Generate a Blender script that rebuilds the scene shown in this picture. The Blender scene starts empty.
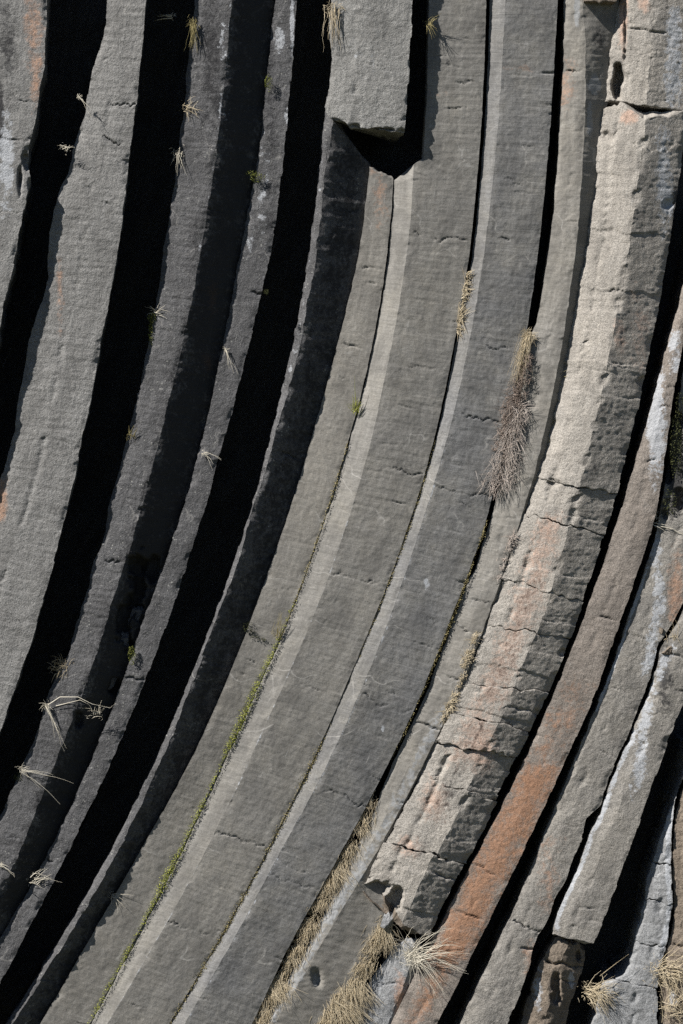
import bpy, math, random
import numpy as np

S = 0.012                  # metres per pixel of the photograph on the cliff plane
CX, CY = 341.5, 512.0
DIST = 2600.0              # camera distance in the same unit (about 31 m)
ZC = 9.4                   # height of the middle of the view above the ground
random.seed(7)
rng = np.random.default_rng(11)

scene = bpy.context.scene
COL = scene.collection

# ------------------------------------------------------------------ noise
def _h(ix, iy, iz, seed):
    h = (ix * 374761393 + iy * 668265263 + iz * 1440662683 + seed * 974634777) & 0xFFFFFFFF
    h = ((h ^ (h >> 13)) * 1274126177) & 0xFFFFFFFF
    h = ((h ^ (h >> 16)) * 2246822519) & 0xFFFFFFFF
    return ((h ^ (h >> 15)) & 0xFFFFFF).astype(np.float32) / 8388607.5 - 1.0

def vnoise(x, y, z, seed=0):
    x, y, z = np.broadcast_arrays(np.asarray(x, float), np.asarray(y, float), np.asarray(z, float))
    fx, fy, fz = np.floor(x), np.floor(y), np.floor(z)
    ix, iy, iz = fx.astype(np.int64), fy.astype(np.int64), fz.astype(np.int64)
    u, v, w = x - fx, y - fy, z - fz
    u = u * u * (3 - 2 * u); v = v * v * (3 - 2 * v); w = w * w * (3 - 2 * w)
    r = 0
    for a in (0, 1):
        wu = u if a else 1 - u
        for b in (0, 1):
            wv = v if b else 1 - v
            for c in (0, 1):
                ww = w if c else 1 - w
                r = r + _h(ix + a, iy + b, iz + c, seed) * wu * wv * ww
    return r

def fbm(x, y, z, octv=4, seed=0, gain=0.5):
    r, a, f = 0, 1.0, 1.0
    for k in range(octv):
        r = r + a * vnoise(np.asarray(x) * f, np.asarray(y) * f, np.asarray(z) * f, seed + 17 * k)
        a *= gain; f *= 2.03
    return r

def stepn(p, seed, f):
    """piecewise constant noise with uneven steps: broken stone edges"""
    q = np.asarray(p, float) * f
    q = q + 0.8 * vnoise(q * .7, seed * 1.1, .5, 3)
    i = np.floor(q).astype(np.int64)
    z = np.zeros_like(i)
    return _h(i, z + int(seed), z, 71)

# ------------------------------------------------------------------ curves
def curve(pts):
    """x(y) through traced points, monotone cubic, straight beyond the ends"""
    pts = sorted(pts)
    y = np.array([p[0] for p in pts], float); x = np.array([p[1] for p in pts], float)
    h = np.diff(y); d = np.diff(x) / h
    m = np.zeros_like(x)
    m[0], m[-1] = d[0], d[-1]
    for i in range(1, len(x) - 1):
        if d[i - 1] * d[i] > 0:
            w1, w2 = 2 * h[i] + h[i - 1], h[i] + 2 * h[i - 1]
            m[i] = (w1 + w2) / (w1 / d[i - 1] + w2 / d[i])
    span = y[-1] - y[0]
    e0 = (np.interp(y[0] + min(90, span), y, x) - x[0]) / min(90, span)
    e1 = (x[-1] - np.interp(y[-1] - min(90, span), y, x)) / min(90, span)
    def f(q):
        q = np.asarray(q, float)
        i = np.clip(np.searchsorted(y, q) - 1, 0, len(h) - 1)
        t = (q - y[i]) / h[i]
        tc = np.clip(t, 0, 1)
        r = (x[i] * (1 + 2 * tc) * (1 - tc) ** 2 + x[i + 1] * tc * tc * (3 - 2 * tc)
             + h[i] * (m[i] * tc * (1 - tc) ** 2 + m[i + 1] * tc * tc * (tc - 1)))
        r = np.where(q < y[0], x[0] + e0 * (q - y[0]), r)
        r = np.where(q > y[-1], x[-1] + e1 * (q - y[-1]), r)
        return r
    return f

def even(pts, n=3):
    # take the hand tremor out of a traced edge
    pts = [list(p) for p in sorted(pts)]
    for _ in range(n):
        q = [p[:] for p in pts]
        for i in range(1, len(pts) - 1):
            (y0, x0), (y1, x1), (y2, x2) = q[i - 1], q[i], q[i + 1]
            pts[i][1] = .4 * x1 + .6 * (x0 + (x2 - x0) * (y1 - y0) / (y2 - y0)) if abs(x1 - (x0 + (x2 - x0) * (y1 - y0) / (y2 - y0))) < 6 else x1
    return [tuple(p) for p in pts]

def off(f, dx):
    return lambda q: f(q) + dx

def const(v):
    if callable(v): return v
    if isinstance(v, (list, tuple)): return curve(v)
    return lambda q: np.zeros_like(np.asarray(q, float)) + v

A_r = curve([(0,48),(15,46.5),(62,44.5),(95,39),(120,35),(150,29),(165,28),(178,31),(200,26),(230,20),(255,15),(285,9),(305,4),(332,0),(360,-6),(480,-38)])
B_l = curve([(0,109.5),(25,107),(50,101),(75,94),(92,90),(112,88),(130,82),(149,75),(172,71),(192,61),(219,55),(239,51),(255,50),(275,50),(292,47),(320,37),(347,30),(377,25),(414,18),(429,17),(449,11),(469,6),(488,0),(520,-12),(600,-45)])
B_r = curve([(0,146),(37,143),(75,139.5),(105,136),(132,132),(159,129),(189,126),(222,122),(255,117),(300,109.5),(337,102),(372,96),(402,90),(444,81),(472,76),(510,67),(537,60),(577,50),(607,41),(639,32),(682,17),(732,0),(800,-28)])
C_l = curve([(0,196),(37,192),(70,188),(107,185),(130,182),(150,180),(174,177),(197,173),(229,168),(255,164),(287,160.5),(312,155.5),(352,148),(380,142),(404,137),(429,131),(454,124),(484,117),(510,109.5),(540,104),(562,95),(592,88),(622,78),(650,70),(672,59),(689,51),(714,43.5),(744,33.5),(765,23.5),(785,15),(802,8),(830,-6)])
C_r = curve(even([(0,232),(32,230),(57,226),(100,223.5),(134,220),(164,215),(192,210),(224,205),(255,200),(287,195),(315,188.5),(345,182.5),(374,176),(397,170),(427,162),(454,155.5),(479,149),(510,142),(537,134),(565,125),(592,115),(617,107),(642,99.5),(659,96),(682,88),(697,81),(717,74),(739,65),(765,53),(785,45),(822,32),(847,22),(877,10),(894,1),(920,-14)]))
D_l = curve(even([(0,276),(25,273),(52,269.5),(92,267),(132,264.5),(154,259.5),(179,254.5),(212,249.5),(239,244.5),(255,241),(287,234.5),(317,229.5),(347,223.5),(382,217),(409,211),(444,202),(474,195),(510,184),(560,170),(587,157),(615,145),(644,135.5),(674,127),(699,117),(729,107),(765,90),(792,79),(820,65),(850,52),(877,37),(907,22),(932,6),(960,-12)]))
D_r = curve(even([(0,297),(30,294.5),(72,292),(105,288),(144,286),(184,282),(219,277),(255,271.5),(292,262),(320,256),(347,248),(394,237),(424,228.5),(467,217),(510,205),(542,195),(572,185),(610,172),(652,157),(677,147),(704,137),(734,124.5),(765,110),(792,99),(827,80),(852,67),(889,50),(917,35),(952,17),(982,1),(1010,-15)]))
E_l = curve(even([(100,326),(154,323),(174,319),(224,315),(255,308.5),(287,304),(317,299),(347,292),(374,286),(394,281),(422,273),(454,267),(484,259.5),(510,250),(542,241),(575,231),(597,222),(622,212),(659,197),(689,186),(732,169.5),(765,154),(792,139.5),(822,127),(857,109.5),(882,94.5),(902,82),(929,67),(964,45),(996,25),(1016,12),(1045,-8)]))
E_m = curve([(100,334),(125,332),(154,329),(174,325),(212,322),(244,317),(275,313),(292,309),(330,303),(360,297),(384,290),(414,281),(442,274),(467,266.5),(510,252.5),(575,234),(622,215),(689,190),(732,174),(765,159),(822,133),(882,100.5),(929,73),(996,31),(1016,18),(1045,-3)])
BK_l = curve([(-60,333),(0,331),(25,329),(57,331.5),(100,327),(112,324.5),(130,324)])
BK_r = curve([(-60,414),(0,412.7),(37,411),(75,408.5),(112,406),(134,404)])
F_l = curve(even([(60,379),(169,372),(214,367),(255,359),(272,355),(300,350),(335,341),(374,329),(404,322),(439,312),(472,302),(510,291),(542,279.5),(575,267),(615,253),(644,242),(679,228.5),(709,215),(739,202),(767,189.5),(802,169),(837,147),(880,124.5),(909,107),(934,92),(992,60),(1016,45)]))
F_r = curve(even([(60,399),(179,395),(212,393.5),(255,389),(287,383.5),(320,378.5),(350,372),(384,365),(404,360),(427,352.5),(452,345),(477,340),(510,329),(542,317),(575,305.5),(600,297),(627,287),(657,273),(677,262),(699,252),(722,242),(759,227),(792,210),(815,197),(845,185),(879,169.5),(914,149),(944,132),(977,117),(1016,94.5)]))
G_m = curve(even([(-50,421),(0,420),(162,416),(212,413.5),(255,408.5),(287,402),(317,397),(347,392),(372,386),(402,380),(434,373.5),(464,366),(504,355),(552,338.5),(595,324),(627,309),(659,297),(692,279.5),(724,264.5),(765,249.5),(787,237),(820,222),(850,205),(890,187.5),(916,170),(954,149),(989,129),(1016,112)]))
GH = curve(even([(0,487),(32,487),(65,485.6),(107,484),(139,482),(169,479),(194,477),(224,474),(255,471.5),(275,467),(305,463),(330,458),(355,453),(384,447),(414,442),(442,436),(474,426),(510,416),(537,406),(567,395),(595,385),(627,372),(654,360),(679,350),(704,339.5),(727,329),(757,317),(790,299),(815,287),(842,272),(867,260),(897,245),(917,232),(947,217),(972,202),(1002,182),(1016,175)]))
H_m = curve(even([(0,505.5),(50,503),(100,500.5),(149,497),(199,492),(249,487),(292,478),(330,472),(360,466),(394,459.5),(419,453),(444,444.5),(479,437),(510,426),(537,417),(577,405),(605,395),(634,383.5),(657,375),(682,366),(704,355),(729,342.5),(765,327),(790,317),(812,302),(837,287),(870,269.5),(897,257),(927,242),(954,225),(977,212),(1016,189)]))
H_r = curve(even([(0,558),(25,556),(62,555),(100,552),(134,550),(174,547),(214,543.6),(255,537.5),(285,534),(327,529),(360,522),(420,511),(470,500),(510,491),(537,482),(565,473),(582,463),(620,451),(645,441),(667,432),(697,421),(722,409),(742,399),(765,388.5),(790,374),(815,362),(840,349),(872,329),(904,314),(929,297),(954,282),(982,273),(1016,256)]))
I_l = curve([(0,564),(50,564),(87,562),(124,560),(169,557),(212,553.6),(255,548),(292,542),(320,537),(337,531),(370,523),(420,514),(470,503),(510,493.5),(537,485),(565,477),(582,468),(620,454),(645,444.5),(667,435.5),(697,425),(722,413),(742,403),(765,392.5),(790,382),(815,373),(840,361),(880,339),(914,324),(944,309),(977,289.5),(1016,269.5)])
I_r = curve(even([(0,582),(25,586),(50,588),(87,586),(120,584.7),(150,584),(189,582),(224,578.5),(255,576),(287,571),(327,566),(355,561),(379,556),(404,550),(434,545),(469,537),(486,531),(510,523),(535,515),(562,508),(587,498),(615,488),(634,481),(654,474),(672,466),(702,456),(719,446),(737,436),(765,422),(785,413.5),(805,403.5),(830,389),(857,376),(880,361),(895,350),(914,339),(939,324),(962,311),(982,301),(1016,279.5)]))
J_l = curve(even([(100,604),(120,597),(140,596.5),(160,597),(189,595.5),(212,591),(239,587),(255,584.5),(280,581),(305,576),(327,571),(352,566),(380,561),(404,556),(429,551),(454,545),(477,537),(510,524.5),(535,516.5),(562,509.5),(587,499.5),(615,489.5),(634,482.5),(654,476),(672,468),(702,458),(719,448),(737,438),(765,424),(785,415.5),(805,405.5),(830,391),(857,378),(880,366),(895,360),(915,356)]))
I_3 = curve([(0,616),(27,612),(62,606),(100,605),(120,599),(160,599),(212,592),(255,586),(327,572),(404,557),(477,538.5),(510,526),(562,511),(634,484),(702,460),(765,426),(830,396),(880,384),(905,388),(924,384),(959,367),(979,357),(996,342),(1016,331)])
JU_l = curve([(0,619.5),(27,614),(62,609),(100,605)])
JU_m = curve([(0,630),(50,629.5),(100,625)])
J_m = curve(even([(0,653),(50,652),(105,649),(139,644),(174,640.6),(214,634),(255,627),(297,619.5),(337,613),(372,606),(414,598),(447,589.6),(464,585),(510,572),(540,566),(565,558.5),(587,553.6),(602,547),(627,538.6),(649,530),(672,520),(694,510),(720,500),(765,481),(790,471),(820,451),(847,440),(875,424),(899,412),(920,405)]))
J_r = curve(even([(0,702),(100,690),(187,679),(224,673),(255,667.5),(292,662),(327,654),(355,649),(387,643),(429,633),(469,624.5),(510,612),(542,602),(575,592),(610,580),(639,570),(659,561),(689,550),(709,541),(724,535),(746,522),(765,514),(795,499),(815,489),(862,469),(882,454.5),(909,439.5),(937,429.6)]))
K_l = curve([(940,395),(952,390),(979,372),(1016,350)])
K_r = curve([(940,415),(964,411),(989,402),(1016,391)])
L_l = curve(even([(200,706),(312,679),(335,669),(394,656),(417,648),(442,641),(479,631),(510,621),(532,616),(552,606),(585,596),(615,586),(634,577),(659,569),(684,559),(719,544.5),(752,528.6),(765,522),(790,510),(815,499),(865,472),(889,457),(912,447),(934,437),(962,421),(990,406),(1016,395)]))
L_r = curve(even([(200,712),(330,685),(399,669.5),(429,668),(467,666),(510,659),(535,652),(560,642),(590,632),(617,622),(634,614.5),(664,607),(694,596),(722,584.7),(746,572),(765,563.5),(787,553.6),(822,537),(857,520),(880,510),(912,494),(939,479),(974,462),(1019,440)]))
M_l = curve(even([(330,690),(399,674),(467,670),(525,661),(542,656.5),(562,648),(587,637),(617,628),(649,619.5),(669,612),(694,601),(722,589.6),(747,579.7),(765,573),(792,562),(827,546.5),(870,530.5),(904,517),(919,509.5),(939,499),(982,479),(1019,462)]))
MN = curve([(540,706),(575,694),(610,680),(630,669),(648,658),(669,653.5),(692,646),(714,637),(739,627),(765,615),(790,606),(804,602),(814,592),(820,586),(837,583),(862,573),(880,567),(900,555),(912,552),(924,547),(939,537),(977,527),(1002,517),(1019,510)])
N_l = curve([(540,709),(575,697),(610,683),(630,672),(648,661),(669,656.5),(692,649),(714,640),(739,630),(765,618),(797,605.6),(817,599),(837,589),(860,581.5),(877,573.5),(897,564.5),(914,557.5),(934,553)])
N_r = curve(even([(640,708),(699,680),(739,669),(765,659.5),(787,652),(812,642),(842,632),(879,619.5),(907,609.6),(929,599.6),(943,594)]))
O_l = curve([(936,555),(952,547),(964,539),(990,531),(1019,522)])
O_m = curve([(936,572),(964,560),(990,552),(1019,545)])
O_r = curve([(936,586),(964,583),(990,575),(1019,566)])
P_l = curve([(760,692),(787,679),(807,671),(830,663),(862,653),(877,648),(904,643.5),(927,638),(954,631),(975,622),(985,604),(1000,600),(1019,596)])
P_r = curve([(760,688),(800,676),(830,672),(865,670.6),(904,672),(934,669),(952,664),(982,657),(1019,657)])
P_r2 = curve([(760,698),(800,680),(830,674),(865,672.5),(904,674),(934,671),(952,666),(982,660),(1019,660)])

# the left facet of the column right of the hanging block is broken away above y = 179
def GL2(q):
    q = np.asarray(q, float)
    b = F_r(q) + np.interp(q, [0, 420, 600], [.7, .7, -1.2])
    return np.where(q < 179, np.interp(q, [-400, 0, 100, 137, 159, 162, 179], [430, 427.5, 425.5, 423, 422, 416, 396]), b)
def GM2(q):
    return np.maximum(G_m(q), GL2(q) + 1.5)

# ------------------------------------------------------------------ helpers
def world(px, py, d):
    """point that stands d (pixel units) in front of the cliff plane and is seen at px, py"""
    k = (DIST - d) / DIST
    return np.stack([(px - CX) * k * S, -np.asarray(d, float) * S + 0 * px, (CY - py) * k * S + ZC], -1)

def tag(o, label=None, cat=None, group=None, kind=None):
    if label: o['label'] = label
    if cat: o['category'] = cat
    if group: o['group'] = group
    if kind: o['kind'] = kind
    return o

def link_mesh(name, verts, quads, mat, parent=None, smooth=True, tris=None, uv=None, stain_shade=None, origin=None, ridge=None):
    verts = np.asarray(verts, np.float64).reshape(-1, 3)
    if origin is None:
        origin = np.array([verts[:, 0].mean(), verts[:, 1].mean(), verts[:, 2].min()])
    me = bpy.data.meshes.new(name)
    quads = np.asarray(quads, np.int32).reshape(-1, 4)
    tris = np.zeros((0, 3), np.int32) if tris is None else np.asarray(tris, np.int32).reshape(-1, 3)
    me.vertices.add(len(verts))
    me.vertices.foreach_set('co', (verts - origin).astype(np.float32).ravel())
    lv = np.concatenate([quads.ravel(), tris.ravel()])
    me.loops.add(len(lv))
    me.loops.foreach_set('vertex_index', lv)
    starts = np.concatenate([np.arange(len(quads)) * 4, len(quads) * 4 + np.arange(len(tris)) * 3])
    me.polygons.add(len(starts))
    me.polygons.foreach_set('loop_start', starts.astype(np.int32))
    me.polygons.foreach_set('use_smooth', np.full(len(starts), smooth))
    if uv is not None:
        l = me.uv_layers.new(name='UVMap')
        l.data.foreach_set('uv', uv[lv].astype(np.float32).ravel())
    if stain_shade is not None:
        a = me.color_attributes.new('stain_shade', 'FLOAT_COLOR', 'POINT')
        a.data.foreach_set('color', stain_shade.astype(np.float32).ravel())
    me.materials.append(mat)
    me.update(calc_edges=True); me.validate()
    if ridge is not None:
        ev = np.zeros(len(me.edges) * 2, np.int32); me.edges.foreach_get('vertices', ev); ev = ev.reshape(-1, 2)
        full = np.full(len(verts), -1); full[:len(ridge)] = ridge
        sh = (full[ev[:, 0]] >= 0) & (full[ev[:, 0]] == full[ev[:, 1]])
        at = me.attributes.new('sharp_edge', 'BOOLEAN', 'EDGE'); at.data.foreach_set('value', sh)
    o = bpy.data.objects.new(name, me)
    o.location = origin
    COL.objects.link(o)
    if parent is not None:
        o.parent = parent
        base = np.zeros(3); p = parent
        while p is not None: base = base + np.array(p.location); p = p.parent
        o.location = origin - base
    return o

# ------------------------------------------------------------------ materials
class NT:
    def __init__(self, name):
        self.m = bpy.data.materials.new(name); self.m.use_nodes = True
        self.t = self.m.node_tree; self.t.nodes.clear()
    def n(self, typ, **kw):
        nd = self.t.nodes.new(typ)
        for k, v in kw.items():
            if k.startswith('i_'):
                key = k[2:]
                nd.inputs[int(key) if key.isdigit() else key.replace('_', ' ')].default_value = v
            else: setattr(nd, k, v)
        return nd
    def l(self, a, b): self.t.links.new(a, b)
    def math(self, op, a, b=None, clamp=False):
        nd = self.n('ShaderNodeMath', operation=op, use_clamp=clamp)
        for i, v in enumerate((a, b)):
            if v is None: continue
            if isinstance(v, (int, float)): nd.inputs[i].default_value = v
            else: self.l(v, nd.inputs[i])
        return nd.outputs[0]
    def noise(self, vec, scale, detail=4, rough=0.55, dist=0.0):
        nd = self.n('ShaderNodeTexNoise'); self.l(vec, nd.inputs['Vector'])
        nd.inputs['Scale'].default_value = scale; nd.inputs['Detail'].default_value = detail
        nd.inputs['Roughness'].default_value = rough; nd.inputs['Distortion'].default_value = dist
        return nd.outputs['Fac']
    def ramp(self, fac, a, b, va=0.0, vb=1.0):
        nd = self.n('ShaderNodeMapRange'); self.l(fac, nd.inputs['Value'])
        nd.inputs['From Min'].default_value = a; nd.inputs['From Max'].default_value = b
        nd.inputs['To Min'].default_value = va; nd.inputs['To Max'].default_value = vb
        return nd.outputs[0]
    def mix(self, fac, a, b, mode='MIX'):
        nd = self.n('ShaderNodeMix', data_type='RGBA', blend_type=mode)
        if isinstance(fac, (int, float)): nd.inputs[0].default_value = fac
        else: self.l(fac, nd.inputs[0])
        for i, v in ((6, a), (7, b)):
            if isinstance(v, tuple): nd.inputs[i].default_value = (*v, 1)
            else: self.l(v, nd.inputs[i])
        return nd.outputs[2]
    def mapv(self, vec, sc):
        nd = self.n('ShaderNodeMapping'); self.l(vec, nd.inputs['Vector']); nd.inputs['Scale'].default_value = sc
        return nd.outputs[0]

def rock_mat(name, base, alt, speck=0.5, stria=0.5, pits=0.3, lines=0.5, bump=0.5, grit=1.0, crust=(.46,.48,.51), rust=(.28,.17,.115), seed=0.0):
    T = NT(name)
    geo = T.n('ShaderNodeNewGeometry'); pos = geo.outputs['Position']
    addv = T.n('ShaderNodeVectorMath', operation='ADD'); T.l(pos, addv.inputs[0]); addv.inputs[1].default_value = (seed * 3.1, seed * 1.7, seed * 2.3)
    pos = addv.outputs[0]
    uv = T.n('ShaderNodeUVMap', uv_map='UVMap').outputs[0]
    att = T.n('ShaderNodeVertexColor', layer_name='stain_shade')
    sep = T.n('ShaderNodeSeparateColor'); T.l(att.outputs['Color'], sep.inputs[0])
    big = T.noise(pos, 1.3, 5, 0.6, 0.4)
    mid = T.noise(pos, 7.0, 6, 0.65, 0.3)
    fine = T.noise(pos, 55.0, 4, 0.7)
    grain = T.noise(pos, 140.0, 2, 0.6)
    c = T.mix(T.ramp(big, 0.35, 0.65), base, alt)
    c = T.mix(T.ramp(mid, 0.3, 0.75, 0.0, 0.75), c, tuple(min(1, v * 1.28) for v in alt))
    # streaks that run down the column, and the finer chisel lines across it
    streak = T.noise(T.mapv(uv, (0.55, 9.0, 1.0)), 1.0, 5, 0.6)
    across = T.noise(T.mapv(uv, (64.0, 3.6, 1.0)), 1.0, 5, 0.65, 0.5)
    c = T.mix(1.0, c, T.n('ShaderNodeCombineColor').outputs[0], 'ADD') if False else c
    def mul(c, f):
        cc = T.n('ShaderNodeCombineColor')
        for i in range(3): T.l(f, cc.inputs[i])
        return T.mix(1.0, c, cc.outputs[0], 'MULTIPLY')
    c = mul(c, T.ramp(streak, 0.25, 0.75, 0.78, 1.22))
    c = mul(c, T.ramp(across, 0.3, 0.7, 1 - 0.32 * stria, 1 + 0.26 * stria))
    c = mul(c, T.ramp(fine, 0.3, 0.7, 1 - .38 * grit, 1 + .38 * grit))
    c = mul(c, T.ramp(grain, 0.32, 0.68, 1 - .28 * grit, 1 + .28 * grit))
    # pale lichen flecks
    vor = T.n('ShaderNodeTexVoronoi', feature='F1'); T.l(pos, vor.inputs['Vector']); vor.inputs['Scale'].default_value = 22.0
    fleck = T.math('MULTIPLY', T.ramp(vor.outputs['Distance'], 0.26, 0.14), T.ramp(T.noise(pos, 5.0, 4, 0.7), 0.5, 0.62))
    fleck2 = T.ramp(T.noise(pos, 30.0, 5, 0.75), 0.62, 0.70)
    fl = T.math('MULTIPLY', T.math('MAXIMUM', fleck, fleck2), 0.75 * speck, True)
    c = T.mix(fl, c, (.34, .34, .32))
    # pale scratches and runs down the column, in broken dashes
    scr = T.noise(T.mapv(uv, (3.0, 38.0, 1.0)), 1.0, 3, 0.6, 0.3)
    c = T.mix(T.math('MULTIPLY', T.math('MULTIPLY', T.ramp(scr, 0.64, 0.70), T.ramp(T.noise(pos, 2.6, 4, 0.6), 0.45, 0.6)), 0.5, True), c, (.36, .355, .34))
    blot = T.ramp(T.noise(T.mapv(uv, (1.6, 2.4, 1.0)), 1.0, 6, 0.7, 0.8), 0.50, 0.62)
    c = T.mix(T.math('MULTIPLY', blot, 0.42), c, tuple(v * 0.55 for v in alt))
    # dark pits
    pit = T.ramp(T.noise(T.mapv(uv, (14.0, 26.0, 1.0)), 2.2, 4, 0.7), 0.36, 0.27)
    c = T.mix(T.math('MULTIPLY', pit, pits, True), c, (.03, .028, .026))
    # hairline joints healed with pale mineral
    ve = T.n('ShaderNodeTexVoronoi', feature='DISTANCE_TO_EDGE')
    wv = T.n('ShaderNodeVectorMath', operation='ADD'); T.l(T.mapv(uv, (1.5, 0.6, 1.0)), wv.inputs[0])
    nz = T.n('ShaderNodeTexNoise'); T.l(uv, nz.inputs['Vector']); nz.inputs['Scale'].default_value = 2.5
    sc = T.n('ShaderNodeVectorMath', operation='SCALE'); T.l(nz.outputs['Color'], sc.inputs[0]); sc.inputs['Scale'].default_value = 0.55
    T.l(sc.outputs[0], wv.inputs[1]); T.l(wv.outputs[0], ve.inputs['Vector']); ve.inputs['Scale'].default_value = 1.0
    hair = T.math('MULTIPLY', T.ramp(ve.outputs['Distance'], 0.012, 0.004), T.ramp(T.noise(uv, 1.7, 3, 0.5), 0.52, 0.6))
    c = T.mix(T.math('MULTIPLY', hair, 0.55 * lines, True), c, (.36, .35, .33))
    # stains: red = rust, green = pale mineral crust, blue = black biofilm and painted shade
    n1 = T.noise(pos, 4.5, 8, 0.75, 0.8)
    n2 = T.noise(pos, 20.0, 6, 0.75)
    nn = T.math('ADD', T.math('MULTIPLY', n1, 0.55), T.math('MULTIPLY', n2, 0.45))
    nn = T.ramp(nn, 0.28, 0.72)
    def stain_shade_mask(ch, soft=0.08):
        v = T.math('SUBTRACT', T.math('ADD', sep.outputs[ch], nn), 1.0)
        return T.math('MULTIPLY', T.ramp(v, -soft, soft), T.ramp(sep.outputs[ch], 0.02, 0.12))
    c = T.mix(T.math('MULTIPLY', stain_shade_mask(0, 0.2), 0.78), c, mul(T.mix(T.ramp(n2, .35, .65), rust, tuple(v * 1.5 for v in rust)), T.ramp(fine, 0.3, 0.7, 0.75, 1.25)))
    c = T.mix(T.math('MULTIPLY', stain_shade_mask(2, 0.12), 0.85), c, (.022, .022, .024))
    c = T.mix(T.math('MULTIPLY', stain_shade_mask(1, 0.06), 0.8), c, mul(T.mix(n2, crust, tuple(v * 0.75 for v in crust)), T.ramp(fine, 0.3, 0.7, 0.8, 1.2)))
    bs = T.n('ShaderNodeBsdfPrincipled')
    T.l(c, bs.inputs['Base Color'])
    bs.inputs['Roughness'].default_value = 0.86
    bs.inputs['Specular IOR Level'].default_value = 0.25
    hgt = T.math('ADD', T.math('MULTIPLY', mid, 0.9 * grit), T.math('ADD', T.math('MULTIPLY', fine, 0.7 * grit), T.math('ADD', T.math('MULTIPLY', across, 0.45 * stria), T.math('MULTIPLY', T.math('MULTIPLY', pit, -0.35), pits))))
    bp = T.n('ShaderNodeBump'); bp.inputs['Strength'].default_value = bump; bp.inputs['Distance'].default_value = 0.022
    T.l(hgt, bp.inputs['Height']); T.l(bp.outputs[0], bs.inputs['Normal'])
    out = T.n('ShaderNodeOutputMaterial'); T.l(bs.outputs[0], out.inputs[0])
    return T.m

def plain_mat(name, a, b, scale=20.0, rough=0.8, trans=0.0):
    T = NT(name)
    pos = T.n('ShaderNodeNewGeometry').outputs['Position']
    rnd = T.n('ShaderNodeNewGeometry').outputs['Random Per Island']
    f = T.math('ADD', T.math('MULTIPLY', T.noise(pos, scale, 3, 0.6), 0.7), T.math('MULTIPLY', rnd, 0.5))
    c = T.mix(T.ramp(f, 0.3, 0.9), a, b)
    bs = T.n('ShaderNodeBsdfPrincipled'); T.l(c, bs.inputs['Base Color']); bs.inputs['Roughness'].default_value = rough
    bs.inputs['Specular IOR Level'].default_value = 0.2
    out = T.n('ShaderNodeOutputMaterial'); T.l(bs.outputs[0], out.inputs[0])
    return T.m

M_greyA = rock_mat('rock_grey_lichen', (.195,.193,.188), (.165,.163,.158), speck=.5, stria=.3, pits=.35, bump=.9, seed=1)
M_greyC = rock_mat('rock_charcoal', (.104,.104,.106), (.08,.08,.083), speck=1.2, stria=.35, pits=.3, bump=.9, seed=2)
M_block = rock_mat('rock_pale_block', (.235,.232,.222), (.2,.198,.19), speck=.75, stria=.3, pits=.25, bump=.8, seed=3)
M_smooth = rock_mat('rock_smooth_grey', (.218,.207,.184), (.165,.16,.15), speck=.3, stria=.55, pits=.1, lines=.9, bump=.42, grit=.5, seed=4)
M_smooth2 = rock_mat('rock_smooth_brown', (.218,.205,.18), (.172,.165,.152), speck=.25, stria=.55, pits=.1, lines=.8, bump=.42, grit=.5, crust=(.29,.3,.31), seed=5)
M_smooth3 = rock_mat('rock_smooth_dark_patches', (.2,.192,.174), (.14,.14,.14), speck=.4, stria=.7, pits=.18, lines=.9, bump=.42, grit=.55, seed=14)
M_pink = rock_mat('rock_pitted_buff', (.305,.282,.25), (.25,.235,.213), speck=.2, stria=.35, pits=.65, lines=.2, bump=.9, rust=(.32,.22,.17), seed=6)
M_rust = rock_mat('rock_rusty', (.205,.178,.155), (.18,.16,.142), speck=.2, stria=.4, pits=.2, lines=.3, bump=.7, rust=(.22,.115,.065), seed=7)
M_buff = rock_mat('rock_buff_grey', (.235,.22,.195), (.2,.19,.175), speck=.25, stria=.35, pits=.2, lines=.3, bump=.7, seed=8)
M_blue = rock_mat('rock_bluish', (.26,.265,.27), (.2,.205,.21), speck=.4, stria=.3, pits=.25, lines=.3, bump=.7, seed=9)
M_brown = rock_mat('rock_brown', (.2,.165,.13), (.15,.125,.1), speck=.2, stria=.3, pits=.35, lines=.2, bump=.9, seed=10)
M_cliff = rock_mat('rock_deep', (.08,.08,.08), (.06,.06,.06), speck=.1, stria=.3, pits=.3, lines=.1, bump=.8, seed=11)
M_straw = plain_mat('dry_straw', (.38,.31,.2), (.6,.52,.38))
M_pale = plain_mat('bleached_straw', (.5,.46,.37), (.68,.64,.54))
M_thatch = plain_mat('pinkish_straw', (.36,.3,.26), (.56,.5,.45))
M_heather = plain_mat('dead_heather', (.15,.115,.095), (.33,.265,.225))
M_olive = plain_mat('dry_olive_grass', (.16,.14,.06), (.33,.28,.14))
M_moss = plain_mat('moss_green', (.07,.085,.015), (.19,.2,.05))
M_mossd = plain_mat('moss_dark', (.02,.025,.01), (.06,.065,.022))
M_green = plain_mat('fresh_green', (.15,.17,.03), (.38,.39,.09))

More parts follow.
